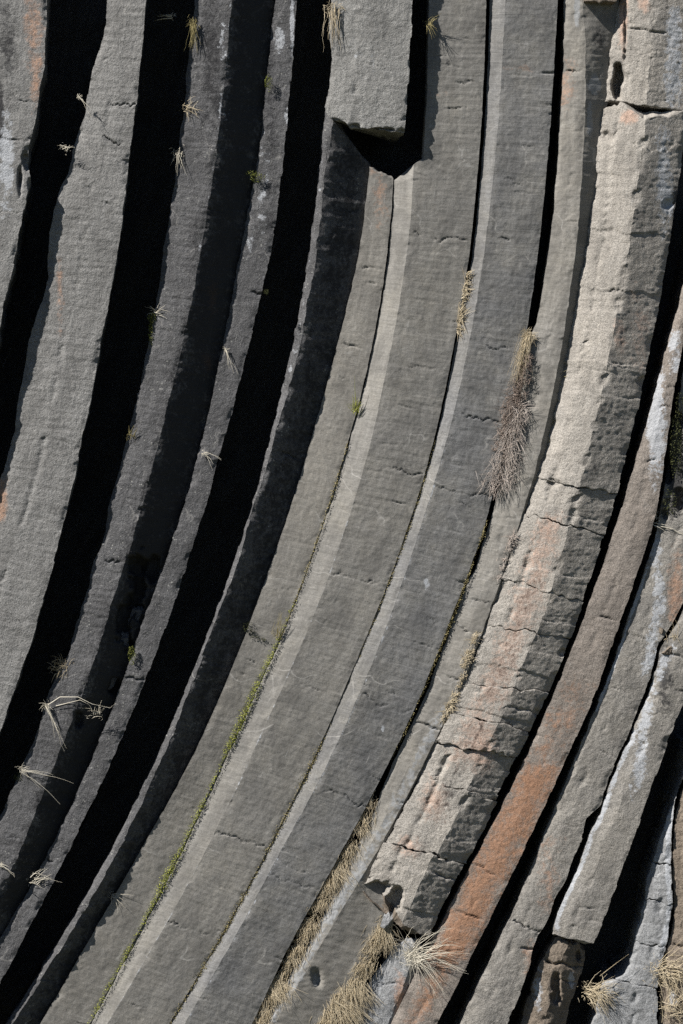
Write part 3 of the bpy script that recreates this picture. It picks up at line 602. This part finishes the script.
# ------------------------------------------------------------------ rock face behind, and the ground
def rock_face():
    nx, nz = 420, 300
    X = np.linspace(-900, 1600, nx)[None, :]; Yp = np.linspace(-260, 1300, nz)[:, None]
    lean = 0.00042 * np.maximum(0, Yp + 200) ** 2
    U = X + lean
    inside = ((X > -130 - np.maximum(0, Yp - 250) * .75) & (X < 790)) * 1.0
    cellw = 62.0
    ph = np.abs(((U / cellw) % 1) - .5) * 2
    outer = -18 - 42 * ph ** 1.5 + 14 * vnoise(np.floor(U / cellw), 0 * Yp, .5, 5)
    d = np.where(inside > .5, -135.0, outer) + 5 * fbm(U * .02, Yp * .02, .4, 4, 91)
    P = np.stack([(X - CX) * S + 0 * Yp, -d * S, (CY - Yp) * S + ZC + 0 * X], -1)
    idx = np.arange(nx * nz).reshape(nz, nx)
    q = np.stack([idx[:-1, :-1], idx[1:, :-1], idx[1:, 1:], idx[:-1, 1:]], -1)
    uv = np.stack([Yp + 0 * X, U], -1).reshape(-1, 2) * S
    o = link_mesh('rock_face', P, q, M_cliff, uv=uv, stain_shade=np.tile([0, 0, 0, 1.], (nx * nz, 1)))
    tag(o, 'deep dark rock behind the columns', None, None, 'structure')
rock_face()

def ground():
    n = 160
    g = np.linspace(-1, 1, n); g = np.sign(g) * np.abs(g) ** 2.5
    X, Y = np.meshgrid(g * 400, g * 400 - 4.0)
    Z = 0.25 * fbm(X * .25, Y * .25, .3, 4, 97) + np.maximum(0, Y + 3) * 0.0
    idx = np.arange(n * n).reshape(n, n)
    q = np.stack([idx[:-1, :-1], idx[:-1, 1:], idx[1:, 1:], idx[1:, :-1]], -1)
    o = link_mesh('ground', np.stack([X, Y, Z], -1), q, plain_mat('rough_turf', (.045, .05, .02), (.08, .075, .04), 3.0, .95))
    tag(o, None, None, None, 'structure')
ground()

# ------------------------------------------------------------------ grass and moss
def depth_free(d): return d

class Blades:
    def __init__(self): self.v = []; self.q = []
    def add(self, pts, r0, r1=0.08):
        """a thin three-sided tapering stalk through pts (px, py, d)"""
        pts = np.asarray(pts, float); n = len(pts); b = len(self.v) * 0 + sum(len(x) for x in self.v)
        W = world(pts[:, 0], pts[:, 1], pts[:, 2])
        T = np.gradient(W, axis=0); T /= np.linalg.norm(T, axis=1)[:, None] + 1e-9
        ref = np.array([0.3, 1.0, 0.2]); N = np.cross(T, ref); N /= np.linalg.norm(N, axis=1)[:, None] + 1e-9
        Bn = np.cross(T, N)
        r = np.linspace(r0, r1, n)[:, None] * S
        ring = np.stack([W + r * (math.cos(a) * N + math.sin(a) * Bn) for a in (0, 2.094, 4.189)], 1).reshape(-1, 3)
        self.v.append(ring)
        for i in range(n - 1):
            for k in range(3):
                a = b + i * 3 + k; c = b + i * 3 + (k + 1) % 3
                self.q.append((a, c, c + 3, a + 3))
    def leaf(self, c, size):
        """one small tilted four-cornered leaf"""
        b = sum(len(x) for x in self.v)
        a1 = np.array([random.gauss(0, 1), random.gauss(0, 1), random.gauss(0, 1)]); a1 /= np.linalg.norm(a1)
        a2 = np.cross(a1, [random.gauss(0, 1), random.gauss(0, 1), random.gauss(0, 1)]); a2 /= np.linalg.norm(a2) + 1e-9
        w = world(np.array([c[0]]), np.array([c[1]]), np.array([c[2]]))[0]
        s = size * S
        self.v.append(np.array([w - a1 * s, w + a2 * s * .5, w + a1 * s, w - a2 * s * .5]))
        self.q.append((b, b + 1, b + 2, b + 3))
    def build(self, name, mat, label=None, cat=None, group=None, parent=None):
        o = link_mesh(name, np.concatenate(self.v), self.q, mat, parent, smooth=True)
        return tag(o, label, cat, group)

def arc(px, py, d, ang, length, droop, out, n=6):
    """stalk from a root: ang in degrees (0 = right, 90 = up) in the cliff plane, droop bends it down, out lifts it off the rock"""
    a = math.radians(ang); x, y = px, py
    pts = [(px, py, d)]
    vx, vy = math.cos(a), -math.sin(a)
    for i in range(1, n):
        x += vx * length / (n - 1); y += vy * length / (n - 1)
        vy += droop / (n - 1); m = math.hypot(vx, vy); vx /= m; vy /= m
        t = i / (n - 1)
        pts.append((x, y, d + out * length * (t - .35 * t * t)))
    return pts

def kink(pts, L):
    # dead blades bend and snap
    r = random.uniform(-.5, .5); at = random.randint(2, 5); amp = L * .05
    o = []
    for i, p in enumerate(pts):
        e = max(0, i - at) * r * L * .07
        o.append((p[0] + e + random.gauss(0, amp * .25), p[1] + abs(e) * .5 + random.gauss(0, amp * .25), p[2]))
    return o

def tuft(name, px, py, d, n, length, angs, label, mat=None, cat='grass', group='grass tufts in the cracks', droop=.5, out=.5, thick=.36, spread=1.5, sub=None, extra=()):
    b = Blades()
    for i in range(n):
        L = length * random.uniform(.45, 1.05)
        b.add(kink(arc(px + random.gauss(0, spread), py + random.gauss(0, spread), d + random.uniform(-1, 1), random.uniform(*angs), L, droop * random.uniform(.1, 1.9), out * random.uniform(.2, 1.2), 7), L), thick * random.uniform(.55, 1.1))
    for i in range(int(n * 2.0) + 12):                      # short dead matting round the root
        b.add(arc(px + random.gauss(0, spread * 1.3), py + random.gauss(0, spread * 1.1), d - 1, random.uniform(0, 360), length * random.uniform(.04, .17), 1.2, .5, 4), thick * .6)
    for pts in extra: b.add(pts, thick * 1.1)
    return b.build(name, mat or M_straw, label, cat, group)

def strip(name, f, ya, yb, d, n, length, angs, label, mat, cat='grass', group='grass strips along the cracks', width=3.0, droop=.6, out=.5, thick=.4, prof=None, dx=0, even=0.0):
    b = Blades(); dd = const(d)
    for i in range(n):
        y = random.uniform(ya, yb)
        cl = float(fbm(y * .11, 5.1, dx, 3, 15))
        if random.random() > .55 + even + .8 * cl: continue
        if prof and random.random() > prof((y - ya) / (yb - ya)): continue
        if even == 0 and fbm(y * .06, 1.7, .2, 2, 5) < -.45 and random.random() < .8: continue
        x = float(f(y)) + dx + random.gauss(0, width * .5)
        L = length * random.uniform(.4, 1.1)
        b.add(arc(x, y, float(dd(y)) + random.uniform(-2, .5), random.uniform(*angs) + 45 * cl, L * (.8 + .7 * cl), droop * random.uniform(.1, 1.6), out * random.uniform(.2, 1.1), 5), thick * random.uniform(.6, 1.1))
    return b.build(name, mat, label, cat, group)

def moss(name, pts, label, mat=None, n=160, size=.7, cat='moss', group='moss cushions', thickpx=2.2, depth=None):
    """pts: list of (px, py, d, rx, ry) cushions, filled with small leaves through their volume"""
    b = Blades()
    tot = sum(p[3] * p[4] for p in pts)
    for (x, y, d, rx, ry) in pts:
        k = max(8, int(n * rx * ry / tot))
        for i in range(k):
            a = random.uniform(0, 2 * math.pi); r = math.sqrt(random.random())
            h = thickpx * math.sqrt(max(0, 1 - r * r))
            ex = x + rx * r * math.cos(a) * random.uniform(.8, 1.2); ey = y + ry * r * math.sin(a) * random.uniform(.8, 1.2)
            b.leaf((ex, ey, d + random.uniform(-.5, h)), size * random.uniform(.6, 1.3))
    return b.build(name, mat or M_moss, label, cat, group)

def mossline(name, f, ya, yb, d, label, mat, n=700, width=2.2, dx=0, prof=None, size=.66, group='moss strips along the cracks'):
    b = Blades(); dd = const(d)
    for i in range(n):
        y = random.uniform(ya, yb)
        k = max(0.25, .6 + 1.0 * float(fbm(y * .045, 3.3, dx, 3, 9)))
        if prof: k *= prof(y)
        if random.random() > k: continue
        w = width * (.4 + .8 * k)
        b.leaf((float(f(y)) + dx + random.gauss(0, w * .45), y, float(dd(y)) + random.uniform(-1.2, .9)), size * random.uniform(.6, 1.4))
    return b.build(name, mat, label, 'moss', group)

GT = 'grass_tuft'
tuft(GT, 79, 97, 44, 3, 26, (-62, -25), 'thin pale blades crossing the black gap near the upper left corner', M_pale, droop=.1, out=.2, thick=.5, spread=1)
tuft(GT, 66, 149, 42, 8, 10, (20, 150), 'small bleached tuft low in the black gap at upper left', M_pale, droop=1.0, out=.4, thick=.35, spread=2, extra=[[(60, 145, 46), (66, 147, 47), (73, 146, 47)]])
tuft(GT, 193, 24, 20, 26, 30, (-100, -80), 'stringy dry grass hanging along the charcoal column top', M_olive, droop=.2, out=.1, thick=.4, spread=2.5)
tuft(GT, 188, 108, 19, 18, 13, (-150, 120), 'bushy straw tuft on the charcoal column edge below the hanging strings', M_straw, droop=.7, out=.4, thick=.35, spread=3)
tuft(GT, 179, 152, 19, 9, 24, (-115, -70), 'thin straw strands trailing on the charcoal column edge under the bushy tuft', M_pale, droop=.2, out=.15, thick=.35, spread=2.5)
tuft(GT, 171, 16, 22, 4, 22, (165, 190), 'bleached sideways blades at the top of the second black gap', M_pale, droop=.2, out=.2, thick=.35, spread=1.5)
tuft(GT, 156, 313, 19, 15, 15, (-30, 200), 'star shaped pale tuft on the left edge of the charcoal column', M_pale, droop=.5, out=.5, thick=.33, spread=1.5)
tuft(GT, 131, 436, 22, 10, 10, (40, 160), 'frizzy olive tuft halfway down the charcoal column edge', M_olive, droop=.6, out=.4, thick=.33, spread=3)
tuft(GT, 226, 349, 8, 4, 28, (-82, -62), 'two pale drooping blades on the slender column', M_pale, droop=.2, out=.15, thick=.38, spread=.8)
tuft(GT, 203, 453, 11, 4, 22, (-70, 10), 'small drooping blades lower down on the slender column', M_pale, droop=.9, out=.25, thick=.36, spread=1)
tuft(GT, 64, 668, 24, 60, 11, (60, 250), 'matted dry clump on the charcoal column edge at lower left', M_straw, droop=1.1, out=.5, thick=.33, spread=4)
tuft(GT, 47, 705, 30, 6, 52, (-70, -50), 'long pale blades fanning down from the lower left gap edge', M_pale, droop=.05, out=.1, thick=.4, spread=1.2,
     extra=[[(48, 705, 28), (60, 697, 31), (78, 697, 33), (92, 704, 33), (110, 708, 32), (116, 703, 31)], [(56, 706, 29), (80, 700, 32), (88, 704, 32)]])
tuft(GT, 97, 713, 24, 10, 13, (10, 170), 'bleached knot of grass on the dark side beside the fanning blades', M_pale, droop=.9, out=.6, thick=.33, spread=3)
tuft(GT, 21, 769, 31, 5, 50, (-55, 20), 'pale tuft with long curved blades near the left border', M_pale, droop=.3, out=.15, thick=.3, spread=1)
tuft(GT, 36, 880, 21, 11, 20, (-20, 60), 'bleached grass lying across the slender column at lower left', M_pale, droop=.6, out=.3, thick=.36, spread=3.5)
tuft(GT, 0, 864, 32, 4, 20, (-40, -10), 'few pale blades poking in at the lower left border', M_pale, droop=.2, out=.2, thick=.45, spread=1)
tuft(GT, 114, 896, 0, 8, 18, (-95, 60), 'fine pale tuft on the smooth column beside the lower black side', M_pale, droop=.4, out=.35, thick=.33, spread=1.5)
tuft(GT, 277, 634, -10, 9, 26, (60, 100), 'upright dry stems above the green moss strip', M_olive, droop=.1, out=.3, thick=.33, spread=2)
tuft(GT, 356, 410, -18, 26, 14, (50, 130), 'small green tuft with one tall stem in the mossy crack', M_green, droop=.3, out=.4, thick=.35, spread=2, extra=[[(356, 405, -16), (355, 390, -13), (354.5, 376, -11)]])
tuft(GT, 429, 23, -8, 18, 15, (-110, 60), 'tiny green and yellow tuft beside the hanging block', M_olive, droop=.8, out=.5, thick=.38, spread=1.5)
tuft(GT, 334, 8, 0, 26, 40, (-105, -75), 'dry strands hanging on the left edge of the hanging block', M_straw, droop=.25, out=.12, thick=.36, spread=3.5)
tuft(GT, 528, 336, -14, 120, 48, (-116, -96), 'fan of golden straw closing the long black crack above the heather', M_straw, droop=.25, out=.16, thick=.24, spread=2.2)
b = Blades()
for i in range(750):
    t = min(1.25, max(-.15, random.gauss(.5, .33))); y = 368 + 66 * t; w = 4 + 9 * max(0, math.sin(math.pi * min(1, max(0, t * .8 + .12))))
    x = 528 - 24 * t - 3 + random.gauss(0, w * .42)
    b.add(arc(x, y, -15 + random.uniform(0, 6), random.uniform(-170, 180), random.uniform(3, 7), .3, random.uniform(-.1, .9), 3), .3)
b.build('dead_heather', M_heather, 'brown dead heather bush clinging to the middle crack', 'heather')
b = Blades()
for i in range(520):
    t = random.random() ** 1.15; y = 405 + 84 * t; x = 519 - 23 * t + random.gauss(0, 4.0 + 3.5 * t)
    b.add(arc(x, y, -14 + random.uniform(0, 4), random.uniform(-150, -40) if random.random() < .7 else random.uniform(-180, 180), random.uniform(8, 19), .5, random.uniform(.1, .6), 5), .25)
b.build('straw_thatch', M_thatch, 'pale tangled straw hanging below the brown heather', 'grass')
strip('grass_strip', lambda q: GH(q), 272, 336, -16, 190, 12, (-120, 100), 'short straw growing in the upper thin crack left of the heather', M_straw, width=2.2, even=1)
strip('grass_strip', lambda q: I_l(q), 790, 1030, [(780, -9), (1030, -5)], 5200, 15, (-150, -55), 'long dense straw strip beside the bluish strip at bottom centre', M_straw, width=11, out=.4, dx=-8, thick=.27, even=.35,
      prof=lambda t: .3 + .7 * t)
strip('grass_strip', lambda q: I_3(q), 915, 1040, [(915, -8), (1030, -6)], 2400, 24, (-135, -70), 'golden combed straw between the dark side and the bluish stub', M_straw, width=11, out=.25, dx=1, droop=.3, thick=.27, even=.35)
strip('grass_strip', lambda q: J_l(q), 330, 470, -17.5, 130, 11, (-120, 90), 'thin dry grass in the groove left of the pitted buff facet', M_olive, width=2.5, dx=-3, even=.25)
strip('grass_strip', lambda q: J_l(q), 535, 580, -8, 220, 8, (-160, 160), 'brown dead grass wedge in the groove below the straw', M_thatch, width=4, dx=-4, even=1)
strip('grass_strip', lambda q: J_l(q), 635, 668, -6, 260, 8, (-160, 160), 'upper of two tan grass pads beside the blocky column', M_straw, width=4.5, dx=-6, even=1)
strip('grass_strip', lambda q: J_l(q), 672, 722, -6, 260, 8, (-160, 160), 'lower of two tan grass pads beside the blocky column', M_straw, width=3.5, dx=-4, even=1)
tuft(GT, 411, 958, -3, 46, 56, (-62, 62), 'big spiky straw tuft bursting out below the broken column end', M_pale, droop=.6, out=.4, thick=.3, spread=4)
tuft(GT, 411, 952, -4, 26, 34, (-120, 150), 'short pale basal leaves round the big spiky tuft', M_pale, droop=.7, out=.5, thick=.38, spread=4)
tuft(GT, 592, 992, -14, 80, 30, (-60, 60), 'drooping straw tuft in the black gap at lower right', M_straw, droop=1.0, out=.5, thick=.36, spread=4, extra=[[(600, 976, -10), (614, 965, -9), (629, 954, -8)], [(602, 975, -10), (606, 990, -9), (607, 1000, -9)]])
tuft(GT, 664, 972, -10, 70, 40, (-75, 60), 'straw tuft between the segmented column and the brown corner column', M_straw, droop=.6, out=.4, thick=.38, spread=6)
tuft(GT, 672, 1008, -10, 40, 30, (-60, 90), 'bushy straw at the bottom right corner', M_straw, droop=.6, out=.4, thick=.38, spread=5)
tuft(GT, 655, 519, -8, 5, 36, (-35, 0), 'pale twigs crossing the dark mossy hollow at the right border', M_pale, droop=.2, out=.1, thick=.5, spread=4)
tuft(GT, 675, 640, -6, 16, 20, (-70, 120), 'dry tuft in the rubble crack near the right border', M_straw, droop=.6, out=.3, thick=.36, spread=4)

moss('moss_cushion', [(268.5, 83, 6, 4, 8)], 'upper green moss cushion on the slender column', n=260)
moss('moss_cushion', [(257, 177, 6, 7, 5), (250, 173, 5, 4, 3)], 'lower green moss cushion on the slender column', n=320)
moss('moss_cushion', [(151, 333, 19, 2.5, 13), (152, 318, 19, 4, 6)], 'dark moss strip under the star shaped tuft', M_moss, n=360)
moss('moss_cushion', [(126, 464, 17, 4, 3)], 'small dark moss spot under the frizzy olive tuft', M_mossd, n=110)
moss('moss_cushion', [(132, 655, 17, 4, 9)], 'bright moss between the notch and the slender column', M_moss, n=300)
moss('moss_cushion', [(19, 777, 26, 5, 5)], 'dark moss under the curved blades at the left border', M_mossd, n=200)
moss('moss_cushion', [(248, 627, -10, 5, 7), (253, 634, -10, 4, 4), (259, 638, -10, 5, 2), (265, 640, -11, 4, 1.5)], 'small dark plant with runner on the edge of the smooth column', M_mossd, n=240)
moss('moss_cushion', [(266, 292, 7, 3, 3)], 'tiny moss spot on the right edge of the slender column', M_mossd, n=70)
moss('moss_cushion', [(676, 446, -7, 7, 30)], 'dark speckled moss in the hollow at the right border', M_mossd, n=700, size=.9)
moss('moss_cushion', [(670, 502, -7, 7, 14)], 'dark moss pad under the speckled hollow at the right border', M_mossd, n=200, size=.9)
moss('moss_cushion', [(680, 406, -7, 5, 13)], 'dark moss pad above the speckled hollow at the right border', M_mossd, n=160, size=.9)
mossline('moss_strip', F_r, 600, 1025, [(600, -11.5), (765, -5), (1016, 2)], 'bright green moss strip along the crack left of centre', M_green, n=8500, width=4.6, dx=-1.6,
         prof=lambda y: float(np.interp(y, [600, 640, 670, 690, 755, 770, 790, 806, 825, 840, 895, 915, 935, 1025], [.15, .35, .6, 1.1, 1.1, .35, .5, 1.2, .45, 1.2, 1.2, .5, .9, .35])))
mossline('moss_strip', F_r, 440, 640, [(440, -19), (640, -12)], 'thin olive moss thread in the crack above the green strip', M_olive, n=900, width=1.6, dx=-.6)
mossline('moss_strip', GH, 700, 1025, [(700, -10), (765, -6.5), (1016, -.5)], 'brown and olive moss strip along the middle crack', M_olive, n=4600, width=3.8, dx=-.8)
mossline('moss_strip', GH, 440, 700, [(440, -17), (700, -10)], 'thin brown moss thread in the middle crack higher up', M_olive, n=1300, width=1.7, dx=0)
mossline('moss_strip', H_r, 520, 760, [(520, -14), (760, -8)], 'sparse brown moss along the dark crack beside the blocky column', M_olive, n=1900, width=1.7, dx=1)

# ------------------------------------------------------------------ loose stones
def stone(name, px, py, d, rx, ry, rd, ang, mat, label, seed=0, group='loose stones lodged in the gaps'):
    n1, n2 = 26, 18
    th = np.linspace(0, 2 * np.pi, n1, endpoint=False)[None, :]; ph = np.linspace(.02, np.pi - .02, n2)[:, None]
    ux, uy, uz = np.cos(th) * np.sin(ph), np.sin(th) * np.sin(ph), np.cos(ph) + 0 * th
    # box-like: push the sphere out to a superellipsoid, then chip it with flat cuts
    p = 0.38
    f = (np.abs(ux) ** (2 / p) + np.abs(uy) ** (2 / p) + np.abs(uz) ** (2 / p)) ** (-p / 2)
    ux, uy, uz = ux * f, uy * f, uz * f
    r = random.Random(seed)
    for k in range(11):
        nrm = np.array([r.gauss(0, 1), r.gauss(0, 1), r.gauss(0, 1)]); nrm /= np.linalg.norm(nrm); h = r.uniform(.5, .95)
        dt = ux * nrm[0] + uy * nrm[1] + uz * nrm[2]; ex = np.maximum(0, dt - h)
        ux, uy, uz = ux - ex * nrm[0], uy - ex * nrm[1], uz - ex * nrm[2]
    a = math.radians(ang); ca, sa = math.cos(a), math.sin(a)
    lx, ly, ld = ux * rx, uy * ry, uz * rd
    nz = 1 + .14 * fbm(ux * 2.5, uy * 2.5, uz * 2.5 + seed, 4, 12)
    lx, ly, ld = lx * nz, ly * nz, ld * nz
    P = world(px + lx * ca - ly * sa, py + lx * sa + ly * ca, d + ld)
    idx = np.arange(n1 * n2).reshape(n2, n1); nxt = np.roll(idx, -1, 1)
    q = np.stack([idx[:-1], nxt[:-1], nxt[1:], idx[1:]], -1).reshape(-1, 4)
    base = n1 * n2
    V = np.concatenate([P.reshape(-1, 3), P[0].mean(0)[None], P[-1].mean(0)[None]])
    tr = np.concatenate([np.stack([nxt[0], idx[0], np.full(n1, base)], -1), np.stack([idx[-1], nxt[-1], np.full(n1, base + 1)], -1)])
    uv = np.concatenate([np.stack([ux + 3, uy + uz], -1).reshape(-1, 2) * .2, np.zeros((2, 2))])
    o = link_mesh(name, V, q, mat, smooth=False, tris=tr, uv=uv, stain_shade=np.tile([0, 0, 0, 1.], (len(V), 1)))
    return tag(o, label, 'stone', group)
ST_ = 'loose_stone'
stone(ST_, 121, 643, -1, 9, 11, 8, 15, M_greyC, 'dark wedge stone jammed in the notch of the charcoal column', 2)
stone(ST_, 137, 617, -2, 7, 17, 6, 12, M_greyC, 'long dark splinter standing in the notch above the wedge stone', 3)
stone(ST_, 107, 672, 0, 12, 17, 8, 28, M_greyC, 'rounded dark stone under the wedge in the notch', 4)
stone(ST_, 388, 921, -8, 8, 9, 7, 20, M_blue, 'pale bluish stone wedged under the broken column end', 5)
stone(ST_, 404, 915, -6, 3.5, 13, 6, -28, M_buff, 'narrow buff slab leaning beside the wedged bluish stone', 6)
stone(ST_, 668, 652, -7, 5, 7, 5, 30, M_brown, 'brown chunk in the rubble crack near the right border', 8)
stone(ST_, 661, 630, -8, 4, 5, 4, 10, M_brown, 'small brown chip above the brown chunk at right', 9)

# ------------------------------------------------------------------ camera, sun, sky
cam = bpy.data.cameras.new('camera'); co = bpy.data.objects.new('camera', cam); COL.objects.link(co)
co.location = (0, -DIST * S, ZC); co.rotation_euler = (math.radians(90), 0, 0)
cam.sensor_fit = 'VERTICAL'; cam.sensor_height = 36.0; cam.lens = 36.0 * DIST / 1024.0
cam.clip_end = 2000; cam.clip_start = 0.5
scene.camera = co
scene.cycles.use_denoising = False
scene.cycles.diffuse_bounces = 3
scene.render.resolution_x, scene.render.resolution_y = 683, 1024

Lx, Ly, Lz = -0.64, -0.35, 0.68            # towards the sun
nrm = math.sqrt(Lx * Lx + Ly * Ly + Lz * Lz); Lx, Ly, Lz = Lx / nrm, Ly / nrm, Lz / nrm
elev = math.asin(Lz)
import mathutils
sl = bpy.data.lights.new('sun', 'SUN'); so = bpy.data.objects.new('sun', sl); COL.objects.link(so)
sl.energy = 5.0; sl.angle = math.radians(0.5); sl.color = (1.0, .955, .895)
so.rotation_euler = mathutils.Vector((Lx, Ly, Lz)).to_track_quat('Z', 'Y').to_euler()
so.location = (-20, -30, 40)
w = bpy.data.worlds.new('World'); scene.world = w; w.use_nodes = True
nt = w.node_tree; bg = nt.nodes['Background']
sky = nt.nodes.new('ShaderNodeTexSky'); sky.sky_type = 'NISHITA'; sky.sun_disc = False
sky.sun_elevation = elev; sky.sun_rotation = math.atan2(Lx, Ly)
sky.altitude = 3000; sky.dust_density = .2; sky.air_density = .6
nt.links.new(sky.outputs[0], bg.inputs[0]); bg.inputs[1].default_value = 0.05
vs = scene.view_settings
vs.view_transform = 'Standard'; vs.look = 'None'; vs.exposure = 0.8; vs.gamma = 1.0; vs.use_curve_mapping = False
